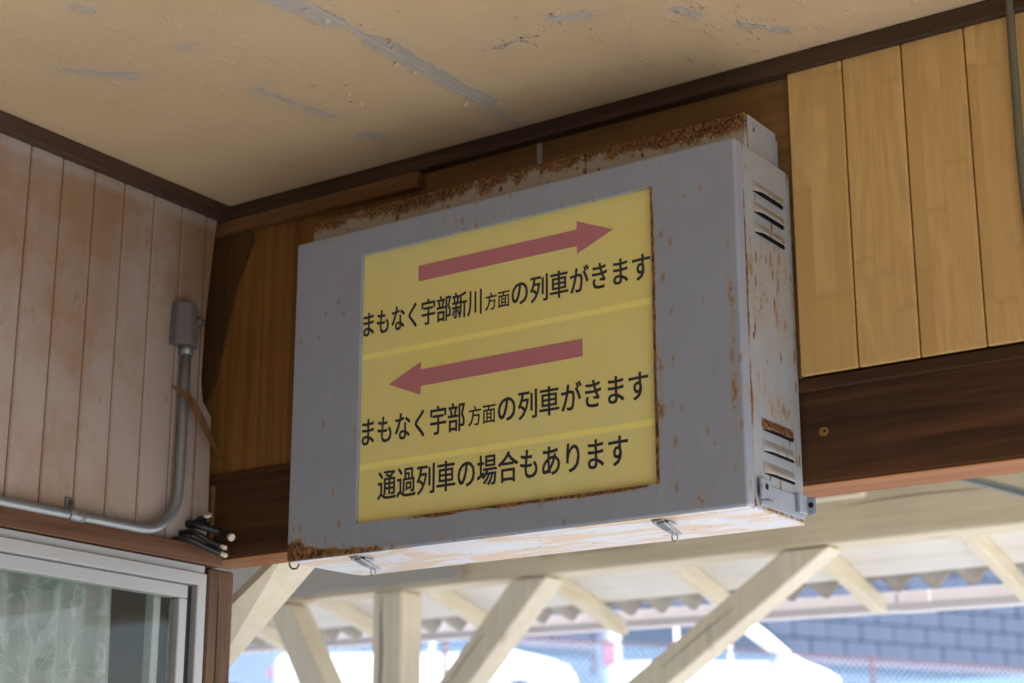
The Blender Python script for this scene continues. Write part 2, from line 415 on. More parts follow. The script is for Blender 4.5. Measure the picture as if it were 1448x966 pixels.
def glass_mat(name='window glass', tint=(.93, .96, .95), ior=1.5):
    g = G(name)
    tr = g.t.nodes.new('ShaderNodeBsdfTransparent'); tr.inputs[0].default_value = (*tint, 1)
    gl = g.t.nodes.new('ShaderNodeBsdfGlossy'); gl.inputs['Roughness'].default_value = .02
    fr = g.t.nodes.new('ShaderNodeFresnel'); fr.inputs[0].default_value = ior
    ge = g.t.nodes.new('ShaderNodeNewGeometry'); front = 1.0 - S(g, ge.outputs['Backfacing'])
    fac = S(g, fr.outputs[0])*front
    mx = g.t.nodes.new('ShaderNodeMixShader'); g.t.links.new(fac.s, mx.inputs[0])
    g.t.links.new(tr.outputs[0], mx.inputs[1]); g.t.links.new(gl.outputs[0], mx.inputs[2])
    return g.done(mx.outputs[0])
M['glass'] = glass_mat()
M['plaster'] = flat('office plaster', (.24, .225, .20), .9, .1, nscale=8)
def ground_mat():
    g = G('concrete ground'); n = g.noise(g.P, 1.2, 6, .6); f = g.noise(g.P, 40, 4)
    c = g.mix(n, (.39, .395, .40), (.48, .485, .49)); c = g.mix(f*.3, c, (.32, .32, .325))
    return g.done(g.bsdf(c, .85, .2, 0, g.bump(f, .3, .01)))
M['ground'] = ground_mat()
M['sheet'] = flat('weathered corrugated sheet', (.52, .47, .39), .75, .25, var=.35, nscale=14, bump=.2)
M['gutter'] = flat('pinkish white gutter', (.66, .61, .62), .4, .4, var=.05, nscale=10)
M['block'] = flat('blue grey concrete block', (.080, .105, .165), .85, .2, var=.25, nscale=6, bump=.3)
M['fence'] = flat('red brown fence paint', (.11, .06, .075), .6, .3)
M['asphalt'] = flat('pale blue grey asphalt', (.10, .16, .235), .85, .2, var=.15, nscale=3)
M['wire'] = flat('pale blue coated wire', (.40, .58, .78), .4, .5, 0)
M['carwhite'] = flat('white car paint', (.82, .82, .82), .25, .6, var=.02)
M['carglass'] = flat('dark car glass', (.03, .05, .08), .08, .6)
M['tyre'] = flat('tyre rubber', (.025, .025, .028), .8, .2)
M['rim'] = flat('silver wheel rim', (.50, .52, .55), .35, .5, .6)
M['taillight'] = flat('red tail lamp', (.30, .04, .07), .2, .6)
M['headlight'] = flat('clear headlamp', (.70, .72, .75), .12, .6)
M['redblock'] = wood('red brown block', (.24, .09, .05), (.12, .045, .025), 'z')

# ------------------------------------------------------------------ GROUND
def terrain(y):
    pts = [(-300, 0), (7, 0), (11, 2.5), (17, 3.4), (22.5, 3.4), (25, 4.4), (30, 4.6), (400, 4.6)]
    for (a, za), (b, zb) in zip(pts, pts[1:]):
        if a <= y <= b: return za + (zb-za)*(y-a)/(b-a)
    return pts[-1][1]
bm = bmesh.new()
ys = [-300, -60, -20, -8, -4, 0, 4, 7, 8, 9, 10, 11, 13, 15, 17, 19.5, 22.5, 25, 30, 60, 400]
xs = [-400, -120, -40, -20, -10, -5, 0, 5, 10, 20, 40, 120, 400]
gv = [[bm.verts.new((x, y, terrain(y))) for x in xs] for y in ys]
for i in range(len(ys)-1):
    for j in range(len(xs)-1): bm.faces.new((gv[i][j], gv[i][j+1], gv[i+1][j+1], gv[i+1][j]))
tag(obj('ground', bm, M['ground']), kind='structure')
bm = bmesh.new(); ya = [12, 13, 15, 17, 19.5, 22.5, 25, 30, 60]
pv = [[bm.verts.new((x, y, terrain(y) + .006)) for x in (-60, -20, -5, 20)] for y in ya]
for A, B in zip(pv, pv[1:]):
    for j in range(3): bm.faces.new((A[j], A[j+1], B[j+1], B[j]))
tag(obj('car_park', bm, M['asphalt']), kind='structure')

# ------------------------------------------------------------------ CEILING
ZC = 2.7557
ceil = bx('ceiling', M['plaster'], None, -3.2, 3.1, -3.6, .05, ZC+.014, ZC+.10, bev=0)
tag(ceil, kind='structure'); ORG['ceiling'] = Vector((0, 0, 0))
for i, (a, b) in enumerate(((-.12, .6603), (.6617, 1.571), (1.5725, 2.482), (2.4835, 3.1))):
    bx('ceiling_panel', M['ceiling'], ceil, a, b, -3.6, .03, ZC, ZC+.012, bev=.0012)
# curled paint chips along the peeled joint and patches
bm = bmesh.new()
def chip(x, y, s, ang, curl):
    n = 4; rows = []
    for i in range(n+1):
        t = i/n; l = s*t; zz = ZC - .0003 - curl*t*t*s
        wv = s*.5*(1-.6*t)*(1+random.uniform(-.2, .2))
        r = [(l, -wv), (l, wv)]
        rows.append([bm.verts.new((x + a*math.cos(ang) - b*math.sin(ang), y + a*math.sin(ang) + b*math.cos(ang), zz)) for a, b in r])
    for A, B in zip(rows, rows[1:]): bm.faces.new((A[0], A[1], B[1], B[0]))
for _ in range(16):
    y = random.uniform(-.58, -.03); chip(.665 + random.choice((-1, 1))*random.uniform(.010, .018), y, random.uniform(.004, .010), random.uniform(0, 6.28), random.uniform(.2, .8))
for cx_, cy_, sx, sy, n in ((.83, -.277, .05, .02, 26), (.93, -.30, .05, .03, 18), (1.12, -.13, .06, .05, 22), (.50, -.25, .06, .10, 14), (.25, -.55, .06, .05, 7), (.40, -.35, .2, .2, 10), (1.08, -.22, .04, .03, 8)):
    for _ in range(n): chip(random.gauss(cx_, sx*.5), random.gauss(cy_, sy*.5), random.uniform(.003, .008), random.uniform(0, 6.28), random.uniform(.1, .7))
tag(obj('peeling_paint', bm, M['ceiling'], ceil), kind='stuff')

# ------------------------------------------------------------------ LEFT (office) WALL
ow = thing('office_wall', (0, 0, 0), 'faded pinkish wood board wall of the office above its window', 'wall')
gy = [-.456, -.388, -.318, -.2505, -.181, -.1125, -.052]
edges = [-.456 - .0685*k for k in range(14, 0, -1)] + gy
for a, b in zip(edges, edges[1:]):
    bx('board', M['lboard'], ow, -.012, 0.0, a+.0014, b-.0014, 2.128, ZC-.004, bev=.0025)
# last board is broken: slanting edge towards the corner
bm = bmesh.new()
prism(bm, [(-.0509, ZC-.004), (-.0235, ZC-.004), (-.030, 2.70), (-.0445, 2.53), (-.047, 2.42), (-.040, 2.385), (-.018, 2.36), (-.014, 2.20), (-.016, 2.128), (-.0509, 2.128)], 'x', -.012, 0.0)
obj('board', bm, M['lboard'], ow)
bx('backing', M['groove'], ow, -.030, -.0042, -3.6, -.050, 2.10, ZC-.006, bev=0)
bx('cornice', M['darkwood_y'], ow, -.013, .018, -3.6, .008, ZC-.030, ZC-.0005, bev=.002)
bx('rail', M['trim'], ow, -.05, .020, -3.6, .0090, 2.0965, 2.1285, bev=.002)
# wall below / beside the window (out of view, closes the office)
WY0, WZ0 = -1.75, 1.05
bx('lower_wall', M['lboard'], ow, -.05, 0, -3.6, -.03, 0, WZ0-.02, bev=0)
bx('side_wall', M['lboard'], ow, -.05, 0, -3.6, WY0-.03, WZ0-.018, 2.096, bev=0)
# window
fr = bmesh.new()
box(fr, -.04, .014, WY0, -.0285, 2.0805, 2.0945, .0012)            # head, thin upper lip
box(fr, -.04, .024, WY0, -.0515, 2.0585, 2.0795, .0015)            # head, proud rail
box(fr, -.04, .020, -.0500, -.0285, WZ0, 2.0800, .0015)            # right jamb
box(fr, -.04, .020, WY0-.02, WY0, WZ0, 2.0945, .0015)
box(fr, -.04, .030, WY0-.02, -.0285, WZ0-.018, WZ0-.001, .0015)
win = obj('window', fr, M['alu'], ow)
tag(win, 'silver aluminium window with a sliding sash')
sb = bmesh.new()
box(sb, -.012, .012, WY0+.002, -.0640, 2.0350, 2.0575, .0015); box(sb, -.012, .012, -.0840, -.0645, WZ0+.002, 2.0345, .0015)
box(sb, -.012, .012, -.92, -.895, WZ0+.002, 2.0345, .0015); box(sb, -.012, .012, -.8945, -.0845, WZ0+.002, WZ0+.03, .0015)
obj('sash', sb, M['alu'], win)
bx('seal', M['alu_dark'], win, -.012, .006, -.0634, -.0505, WZ0+.002, 2.0572, bev=0)
bx('pane', M['glass'], win, -.001, .001, -.8948, -.0842, WZ0+.03, 2.0352, bev=0)
sb = bmesh.new(); box(sb, -.036, -.016, -.115, -.098, WZ0+.002, 2.0570, .0015); box(sb, -.036, -.016, WY0+.002, -.1155, 2.0400, 2.0570, .0015)
obj('inner_sash', sb, M['alu'], win)
# corner post
cp = bx('corner_post', M['brownpost'], None, -.10, 0.0, -.0035, .059, 0, 2.0960, bev=.003, org=(-.05, .03, 0))
tag(cp, 'brown weathered wooden post at the end of the office window', 'post')
bm = bmesh.new(); box(bm, -.03, .012, .0595, .085, 1.70, 1.905, .002); obj('block', bm, M['redblock'], cp)
bm = bmesh.new(); prism(bm, [(.0006, 2.06), (.0006, 2.03), (.0006+.0006, 1.965), (.0012, 1.80), (.0008, 2.06)], 'y', .020, .0215); obj('crack', bm, M['black'], cp)
# office interior
inn = bmesh.new()
box(inn, -3.2, -3.1, -3.6, .05, 0, ZC); box(inn, -3.1, -.102, .0, .055, 0, ZC); box(inn, -3.1, -.05, -3.7, -3.6, 0, ZC)
bwl = bx('light_block_wall', M['plaster'], None, -.05, 3.1, -3.75, -3.61, 0, ZC+.1, bev=0); tag(bwl, kind='structure')  # unseen wall added behind the camera to dim the front faces
ebm = bx('light_block_beam', M['beam_y'], None, 3.0, 3.09, -3.6, .0, 1.95, ZC-.001, bev=.004, org=(3.05, -1.8, 1.95))  # unseen beam added to keep low sky light off the sign's side
tag(ebm, 'unseen brown beam added across the open side to cut sky light', 'beam')
tag(obj('office_interior', inn, M['plaster']), kind='structure')
# curtain
bm = bmesh.new(); rows = []
NY, NZ = 150, 30
for j in range(NZ+1):
    z = 1.0 + (2.075-1.0)*j/NZ; r = []
    for i in range(NY+1):
        t = i/NY; y = -1.60 + (-.150+1.60)*t - .012*(1-j/NZ)
        x = -.075 + .016*math.sin(y*58 + .7*math.sin(z*3)) + .008*math.sin(y*131+1) + .004*math.sin(z*9+y*20)
        r.append(bm.verts.new((x, y, z)))
    rows.append(r)
for A, B in zip(rows, rows[1:]):
    for i in range(NY): f = bm.faces.new((A[i], A[i+1], B[i+1], B[i])); f.smooth = True
tag(obj('curtain', bm, M['curtain'], None, (-.075, -.9, 1.0)), 'pale green leaf patterned curtain hanging inside the aluminium window', 'curtain')

# ------------------------------------------------------------------ RIGHT (sign) WALL
sw = thing('sign_wall', (.6, 0, 2.10), 'board panelled wall the lightbox sign hangs on, pale boards beside amber plywood', 'wall')
gx = [1.1285, 1.217, 1.308, 1.401] + [1.401 + .0915*k for k in range(1, 12)]
for i, (a, b) in enumerate(zip(gx, gx[1:])):
    bx('board', M['rboard'], sw, a+.0010, b-.0010, -.004, .0035, 2.2640, ZC-.006, bev=.002)
bx('backing', M['groove2'], sw, 1.14, 2.5, .0010, .022, 2.2665, ZC-.01, bev=0)
bx('old_panel', M['oldpanel'], sw, -.10, .4475, .008, .014, 2.2632, ZC-.004, bev=0)
bx('old_panel', M['topboard'], sw, .4490, .676, .006, .014, 2.2632, ZC-.004, bev=.001)
bx('old_panel', M['topboard'], sw, .6885, 1.1275, .006, .014, 2.2632, ZC-.004, bev=.001)
bx('joint_strip', M['white_tape'], sw, .6775, .687, .005, .014, 2.5, ZC-.004, bev=.0005)
bm = bmesh.new(); prism(bm, [(-.03, 2.7065), (-.03, 2.7405), (.4470, 2.7365), (.4470, 2.6985)], 'y', -.012, .0075, bev=.0015)
obj('batten', bm, M['batten'], sw)
bx('cornice', M['darkwood'], sw, -.013, 2.5, -.015, .016, ZC-.0285, ZC-.0015, bev=.002)
# dark torn veneer in the corner
bm = bmesh.new()
prism(bm, [(-.06, 2.707), (.060, 2.703), (.064, 2.6867), (.046, 2.645), (.0305, 2.6098), (.016, 2.56), (.0064, 2.5209), (-.004, 2.475), (-.014, 2.4321), (-.026, 2.405), (-.042, 2.3841), (-.055, 2.37), (-.07, 2.36)], 'y', .0010, .0070)
obj('torn_veneer', bm, M['veneer'], sw)
# upper wall above ceiling and outside face, keeps daylight out
bx('upper_wall', M['plaster'], sw, -3.2, 3.4, .024, .06, 2.2480, 3.4, bev=0)
# torn strip dangling in front of the conduit
bm = bmesh.new()
ctr = spline([(.014, -.128, 2.392), (.036, -.106, 2.368), (.042, -.078, 2.330), (.042, -.044, 2.292), (.040, -.006, 2.256)], 8); A = []
for i, c in enumerate(ctr):
    t = i/(len(ctr)-1); wd = .0012 + .0065*math.sin(math.pi*min(1, t*1.15+.02))**.8; an = .6 + 1.3*t
    d = Vector((.45*math.cos(an), .55, .45*math.sin(an))).normalized()
    A.append([bm.verts.new(c + d*wd), bm.verts.new(c - d*wd), bm.verts.new(c - d*wd + Vector((.0015, -.0015, 0))), bm.verts.new(c + d*wd + Vector((.0015, -.0015, 0)))])
for P, Q in zip(A, A[1:]):
    for k in range(4): bm.faces.new((P[k], P[(k+1) % 4], Q[(k+1) % 4], Q[k]))
bm.faces.new(A[0]); bm.faces.new(A[-1][::-1])
tag(obj('wood_splinter', bm, M['strip'], None, (.034, -.012, 2.262)), 'torn curled brown wood strip dangling across the conduit in the corner', 'wood strip')

# lintel beam
lb = thing('lintel_beam', (1.0, .02, 2.10), 'dark brown wooden beam under the board wall with reddish underside', 'beam')
bx('timber', M['beam'], lb, -.050, 2.6, .0100, .0950, 2.1125, 2.2470, bev=.003)
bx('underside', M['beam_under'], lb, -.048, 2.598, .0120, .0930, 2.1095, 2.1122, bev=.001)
bx('ledge', M['beam'], lb, -.049, 2.6, .0040, .0215, 2.2435, 2.2630, bev=.002)
# peg hole plug and scars on the face
bm = bmesh.new(); n = 20
vs_ = [bm.verts.new((1.1543 + (.0072+random.uniform(-.0006, .0006))*math.cos(2*math.pi*k/n), +.0097, 2.1838 + (.0066+random.uniform(-.0006, .0006))*math.sin(2*math.pi*k/n))) for k in range(n)]
f = bm.faces.new(vs_); e = bmesh.ops.extrude_face_region(bm, geom=[f]); 
for v in e['geom']:
    if isinstance(v, bmesh.types.BMVert): v.co.y += .002
obj('worn_patch', bm, flat('bare pale wood', (.30, .17, .06), .8, .2, var=.25, nscale=200), lb)
bm = bmesh.new(); tube(bm, [(1.1558, .0105, 2.1843), (1.1558, .0090, 2.1843)], .0019, 10); obj('nail_hole', bm, M['black'], lb)
# small tan board at the left end of the beam
sb_ = bx('wooden_spacer', M['batten'], None, -.046, -.006, .0005, .0092, 2.130, 2.2430, bev=.001, org=(-.033, .005, 2.13))
tag(sb_, 'short tan wooden batten upright at the end of the dark beam', 'batten')
bpost = None

# ------------------------------------------------------------------ CONDUIT
cnd = thing('conduit', (.025, -.09, 2.14), 'grey steel conduit bending up the board wall to a cast end cap', 'conduit')
bm = bmesh.new()
XC = .016
arc = [(XC, -.185 + .082*math.sin(t*math.pi/2/10), 2.2175 - .082*math.cos(t*math.pi/2/10)) for t in range(11)]
tube(bm, [(XC, -2.2, 2.129), (XC, -.5, 2.1335), (XC, -.20, 2.1352)] + arc + [(XC, -.102, 2.30), (XC, -.102, 2.475)], .0088, 14)
obj('pipe', bm, M['steel'], cnd)
bm = bmesh.new(); tube(bm, [(XC, -.102, 2.452), (XC, -.102, 2.470)], .0112, 14); obj('coupling', bm, M['steel'], cnd)
bm = bmesh.new()
prism(bm, [(-.001, -.131), (.018, -.131), (.036, -.112), (.036, -.097), (.018, -.078), (-.001, -.078)], 'z', 2.468, 2.545, bev=.002)
for v in bm.verts:
    if v.co.z > 2.53: v.co.y = -.104 + (v.co.y+.104)*.86; v.co.x *= .86
cap = obj('end_cap', bm, M['cast'], cnd)
bm = bmesh.new(); tube(bm, [(.012, -.082, 2.522), (.012, -.064, 2.520)], .0085, 12); obj('spout', bm, M['cast'], cap)
bm = bmesh.new()
box(bm, .0008, .0035, -.337, -.318, 2.124, 2.166, .001)
obj('clip', bm, M['cast'], cnd)
bm = bmesh.new(); tube(bm, [(.003, -.3275, 2.157), (.0052, -.3275, 2.157)], .0045, 8); obj('screw', bm, M['veneer'], cnd)
bm = bmesh.new(); tube(bm, [(XC, -.343, 2.1342), (XC, -.312, 2.1345)], .0105, 14); obj('sleeve', bm, M['steel'], cnd)

# ------------------------------------------------------------------ CUT CABLES in the corner
def cable(pts, r, label, tip=.012, rt=None):
    t = thing('cut_cable', pts[0], label, 'cable', 'cut black cables in the corner')
    bm = bmesh.new(); sp = spline(pts, 6); tube(bm, sp, r, 10); obj('sheath', bm, M['cable'], t)
    d = (sp[-1]-sp[-2]).normalized(); bm = bmesh.new(); tube(bm, [sp[-1] - d*.001, sp[-1] + d*tip], rt or r*.82, 10); obj('core', bm, M['tip'], t)
cable([(-.012, -.098, 2.130), (.028, -.088, 2.131), (.048, -.060, 2.118), (.058, -.040, 2.111)], .0056, 'lowest cut black cable, lying along the brown rail, with a long pale core', .013, .0040)
cable([(-.012, -.080, 2.145), (.025, -.072, 2.145), (.045, -.050, 2.130), (.056, -.038, 2.124)], .0052, 'cut black cable second from the brown rail, with a pale core', .012, .0038)
cable([(-.012, -.060, 2.165), (.020, -.060, 2.160), (.045, -.030, 2.150), (.068, -.028, 2.140)], .0072, 'thick cut black cable reaching farthest along the dark beam', .006, .0065)
cable([(-.015, -.055, 2.150), (.020, -.050, 2.172), (.030, -.046, 2.168), (.034, -.050, 2.176)], .0060, 'short cut black cable stub turned up against the tan batten', .004, .0075)

# cable down the pale boards at the right
bm = bmesh.new(); tube(bm, spline([(1.474, -.012, 2.80), (1.473, -.014, 2.70), (1.471, -.011, 2.60), (1.470, -.0105, 2.50), (1.474, -.011, 2.40), (1.484, -.011, 2.30), (1.487, .002, 2.262), (1.488, .012, 2.250)], 6), .0058, 10)
tag(obj('electric_cable', bm, M['greycable'], None, (1.48, -.012, 2.25)), 'olive grey electric cable running down the pale boards', 'cable')

# ------------------------------------------------------------------ SIGN
SX0, SX1, SZ0, SZ1, SY = .3238, 1.1238, 2.0541, 2.5740, -.1695
PX0, PX1, PZ0, PZ1 = .4600, .9873, 2.0990, 2.5297
sg = thing('direction_sign', (.7238, 0, SZ0), 'rusty grey lightbox sign with yellow panel, red arrows and Japanese lettering', 'sign')
# front cover: ring of sheet metal with folded rim
bm = bmesh.new()
SEAM = SY + .0200
def ring(y, x0, x1, z0, z1): return [bm.verts.new(c) for c in ((x0, y, z0), (x1, y, z0), (x1, y, z1), (x0, y, z1))]
o1 = ring(SEAM, SX0, SX1, SZ0, SZ1); o2 = ring(SY, SX0, SX1, SZ0, SZ1)
i2 = ring(SY, PX0, PX1, PZ0, PZ1); i1 = ring(SY+.0078, PX0, PX1, PZ0, PZ1)
for A, B in ((o1, o2), (o2, i2), (i2, i1)):
    for k in range(4): bm.faces.new((A[k], A[(k+1) % 4], B[(k+1) % 4], B[k]))
bm.edges.ensure_lookup_table()
es = [e for e in bm.edges if all(v in o2 for v in e.verts)] + [e for e in bm.edges if len([v for v in e.verts if v in o2]) == 1 and len([v for v in e.verts if v in o1]) == 1]
bmesh.ops.bevel(bm, geom=es, offset=.004, segments=3, affect='EDGES', profile=.5)
cov = obj('front_cover', bm, M['cover'], sg)
# separate underside lip of the cover gets the underside colour with bounce light painted in
bx('cover_lip', M['bottom'], sg, SX0+.003, SX1-.003, SY+.004, SEAM-.0006, SZ0-.0010, SZ0+.001, bev=.0003)
# body
bm = bmesh.new(); box(bm, SX0+.0012, SX1-.0012, SEAM+.0026, 0.0035, SZ0+.0025, SZ1-.0012, .0015); obj('body', bm, M['body'], sg)
bm = bmesh.new(); prism(bm, [(SX0+.0020, SEAM+.0022), (SX1-.0016, SEAM+.0022), (SX1-.0016, .0030), (SX0+.016, .0030), (SX0+.007, -.012), (SX0+.003, -.07)], 'z', SZ0-.0006, SZ0+.0023); obj('underside', bm, M['bottom'], sg)
bx('seam', M['black'], sg, SX0+.0035, SX1-.0035, SEAM-.001, SEAM+.0030, SZ0+.0032, SZ1-.0035, bev=0)
# yellow panel
pn = bx('panel', M['panel'], sg, PX0-.012, PX1+.012, SY+.0080, SY+.0110, PZ0-.012, PZ1+.012, bev=0)
YF = SY + .0080
def printed(name, polys, mat):
    bm = bmesh.new()
    for pts in polys:
        prism(bm, [(a - .0031, b + .0015) for a, b in pts], 'y', YF-.0006, YF-.0001)
    return obj(name, bm, mat, pn)
printed('arrow', [[(.5717, 2.4657), (.8618, 2.4657), (.8620, 2.4536), (.9233, 2.4787), (.8620, 2.5038), (.8618, 2.4908), (.5717, 2.4908)]], M['arrow'])
printed('arrow', [[(.8695, 2.3238), (.5790, 2.3238), (.5786, 2.3356), (.5174, 2.3094), (.5786, 2.2840), (.5790, 2.2978), (.8695, 2.2978)]], M['arrow'])
def text_run(body, x0, x1, z0, z1, bold):
    cu = bpy.data.curves.new('run', 'FONT'); cu.body = body; cu.size = 1.0; cu.offset = bold; cu.resolution_u = 3
    o = bpy.data.objects.new('run', cu); COL.objects.link(o)
    bpy.context.view_layer.update()
    dg = bpy.context.evaluated_depsgraph_get(); me = bpy.data.meshes.new_from_object(o.evaluated_get(dg))
    vsx = [v.co.x for v in me.vertices]; vsy = [v.co.y for v in me.vertices]
    ax, bx_, ay, by = min(vsx), max(vsx), min(vsy), max(vsy)
    V = [(x0 + (v.co.x-ax)/(bx_-ax)*(x1-x0), z0 + (v.co.y-ay)/(by-ay)*(z1-z0)) for v in me.vertices]
    F = [tuple(p.vertices) for p in me.polygons]
    bpy.data.objects.remove(o); bpy.data.curves.remove(cu); bpy.data.meshes.remove(me)
    return V, F
def lettering(runs):
    """flat print; each stroke is widened by stacking four slightly shifted layers of ink"""
    vs2, fs2 = [], []
    for body, x0, x1, z0, z1, bd in runs:
        V, F = text_run(body, x0, x1, z0, z1, 0.0)
        for k, (dx, dz) in enumerate(((-bd, -bd*.7), (bd, -bd*.7), (-bd, bd*.7), (bd, bd*.7))):
            b = len(vs2)
            vs2 += [(x - .0031 + dx - ORG[pn.name].x, YF - .0003 - .00007*k - ORG[pn.name].y, z + .0015 + dz - ORG[pn.name].z) for x, z in V]; fs2 += [tuple(b+i for i in f) for f in F]
    me = bpy.data.meshes.new('lettering'); me.from_pydata(vs2, [], fs2); me.materials.append(M['ink'])
    link('lettering', me, pn)
BD = .00062
lettering([('まもなく宇部新川', .4648, .6915, 2.3925, 2.4340, BD), ('方面', .6985, .7425, 2.3955, 2.4222, BD*.55), ('の列車がきます', .7468, .9835, 2.3925, 2.4340, BD)])
lettering([('まもなく宇部', .4668, .6620, 2.2180, 2.2620, BD), ('方面', .6690, .7175, 2.2222, 2.2518, BD*.55), ('の列車がきます', .7225, .9760, 2.2190, 2.2622, BD)])
lettering([('通過列車の場合もあります', .5000, .9415, 2.1300, 2.1755, BD)])
# louvres pressed in the right side
for zl, zs in ((2.5100, 1), (2.4790, 1), (2.4490, 1), (2.1665, 1), (2.1368, 1), (2.1062, 1)):
    bm = bmesh.new(); X = SX1 - .0012; n = 10
    top, lip = [], []
    y0, y1 = -.1180, -.0215
    for i in range(n+1):
        t = i/n; y = y0 + (y1-y0)*t; b = .0088*min(1, 5*t, 5*(1-t))**.6
        top.append(bm.verts.new((X + .0002, y, zl + .0165))); lip.append((bm.verts.new((X + .0003 + b*.55, y, zl + .008)), bm.verts.new((X + .0003 + b, y, zl + .0006)), bm.verts.new((X + .0003 + b*.85, y, zl))))
    for i in range(n):
        chain0 = [top[i], *lip[i]]; chain1 = [top[i+1], *lip[i+1]]
        for k in range(3):
            f = bm.faces.new((chain0[k], chain1[k], chain1[k+1], chain0[k+1])); f.smooth = True
    lv = obj('louvre', bm, M['louvre'], sg)
    bx('slot', M['black'], lv, X - .002, X + .0006, y0+.004, y1-.004, zl - .0028, zl + .004, bev=0) if False else None
    bm = bmesh.new(); box(bm, X - .002, X + .0005, y0+.003, y1-.003, zl - .0010, zl + .006); s_ = obj('slot', bm, M['black'], sg)
# plates of the rusted top box
for a, b in ((.302, .5700), (.5714, .8390), (.8404, 1.1085)):
    bx('top_plate', M['topbox'], sg, a, b, -.1055, -.0975, SZ1-.001, 2.6375, bev=.0018)
bx('top_side_plate', M['topside'], sg, 1.1070, 1.1098, -.0970, -.0095, SZ1-.001, 2.6362, bev=.0008)
bx('top_box', M['topside'], sg, .306, 1.1065, -.0970, .004, SZ1-.001, 2.6300, bev=.001)
# bracket plate at the lower right side
bm = bmesh.new(); X = SX1 - .0010
box(bm, X, X+.0030, -.1330, -.0010, 2.0600, 2.0905, .0008); obj('bracket_plate', bm, M['bracket'], sg)
bm = bmesh.new(); box(bm, X+.0032, X+.0075, -.1400, -.1120, 2.0680, 2.0955, .0012); kt = obj('catch_plate', bm, M['bracket'], sg)
bm = bmesh.new(); tube(bm, [(X+.0070, -.1255, 2.085), (X+.0082, -.1255, 2.085)], .0042, 10); obj('catch_hole', bm, M['black'], sg)
bm = bmesh.new(); prism(bm, [(X+.003, -.134), (X+.015, -.122), (X+.003, -.110)], 'z', 2.0655, 2.0672); obj('catch_tongue', bm, M['latch'], sg)
bm = bmesh.new()
box(bm, X+.0032, X+.0090, -.0300, -.0045, 2.0660, 2.0925, .001); box(bm, X+.0035, X+.0200, -.0042, -.0010, 2.0660, 2.0905, .0025)
obj('mounting_ear', bm, M['bracket'], sg)
bm = bmesh.new(); tube(bm, [(X+.0135, -.0048, 2.079), (X+.0135, -.0035, 2.079)], .0040, 10); obj('bolt_hole', bm, M['black'], sg)
# toggle latches under the box
for lx in (.4490, .9790):
    L = bmesh.new()
    box(L, lx-.010, lx+.008, -.1560, -.1500, SZ0-.0040, SZ0-.0012, .0008)
    box(L, lx-.009, lx+.009, -.1400, -.1180, SZ0-.0050, SZ0-.0012, .0008)
    lt = obj('latch', L, M['latch'], sg)
    L = bmesh.new(); prism(L, [(-.1480, SZ0-.0030), (-.1480, SZ0-.0060), (-.1250, SZ0-.0125), (-.1020, SZ0-.0160), (-.0960, SZ0-.0130), (-.1200, SZ0-.0070)], 'x', lx-.0065, lx+.0065, bev=.0008)
    obj('lever', L, M['latch'], lt)
    L = bmesh.new(); tube(L, spline([(lx-.008, -.152, SZ0-.005), (lx-.008, -.128, SZ0-.010), (lx-.006, -.122, SZ0-.010), (lx+.006, -.122, SZ0-.010), (lx+.008, -.128, SZ0-.010), (lx+.008, -.152, SZ0-.005)], 3), .0012, 6); obj('wire_loop', L, M['latch'], lt)
    L = bmesh.new(); tube(L, [(lx+.002 + .0045*math.cos(a), -.112 , SZ0-.0195 + .0065*math.sin(a)) for a in [k*2*math.pi/12 for k in range(13)]], .0010, 6); obj('ring', L, M['latch'], lt)
bm = bmesh.new(); tube(bm, spline([(SX0+.003, -.158, SZ0+.012), (SX0-.003, -.158, SZ0-.001), (SX0+.002, -.158, SZ0-.009), (SX0+.012, -.158, SZ0-.010), (SX0+.017, -.158, SZ0-.004)], 5), .0015, 7)
obj('wire_hook', bm, M['cast'], sg)
bx('hinge', M['cast'], sg, SX0-.006, SX0+.001, -.150, -.128, SZ0+.004, SZ0+.030, bev=.0015)

# ------------------------------------------------------------------ PLATFORM CANOPY outside
D = 2.5
cn = thing('platform_canopy', (-1.6, 2.56, 0), 'cream painted timber canopy with diagonal braces, rafters and gutter beyond the beam', 'canopy')
bx('post', M['cream'], cn, -1.668, -1.547, 2.5, 2.62, 0, 2.494, bev=.006)
bx('post', M['cream'], cn, 2.0, 2.12, 2.5, 2.62, 0, 2.494, bev=.006)
bx('beam', M['cream_x'], cn, -4.4, 3.1, 2.50, 2.62, 2.4955, 2.672, bev=.006)
bx('fascia_board', flat('greyish cream board', (.47, .43, .38), .7, .3), cn, -3.0, -1.290, 2.472, 2.4985, 2.508, 2.64, bev=.003)
def brace(p0, p1, wd, y0, y1, mat):
    a, b = Vector((p0[0], 0, p0[1])), Vector((p1[0], 0, p1[1])); d = (b-a).normalized(); n = Vector((-d.z, 0, d.x))*wd/2
    bm = bmesh.new(); prism(bm, [((a+n).x, (a+n).z), ((b+n).x, (b+n).z), ((b-n).x, (b-n).z), ((a-n).x, (a-n).z)], 'y', y0, y1, bev=.005)
    return obj('brace', bm, mat, cn)
MB_ = M['cream']
def brace_e(l0, l1, r0, r1, y0, y1, mat=MB_):
    """front face from its left edge (l0-l1) and right edge (r0-r1)"""
    bm = bmesh.new(); prism(bm, [l0, l1, r1, r0], 'y', y0, y1, bev=.005); return obj('brace', bm, mat, cn)
def ext(a, b, t): return (a[0] + (b[0]-a[0])*t, a[1] + (b[1]-a[1])*t)
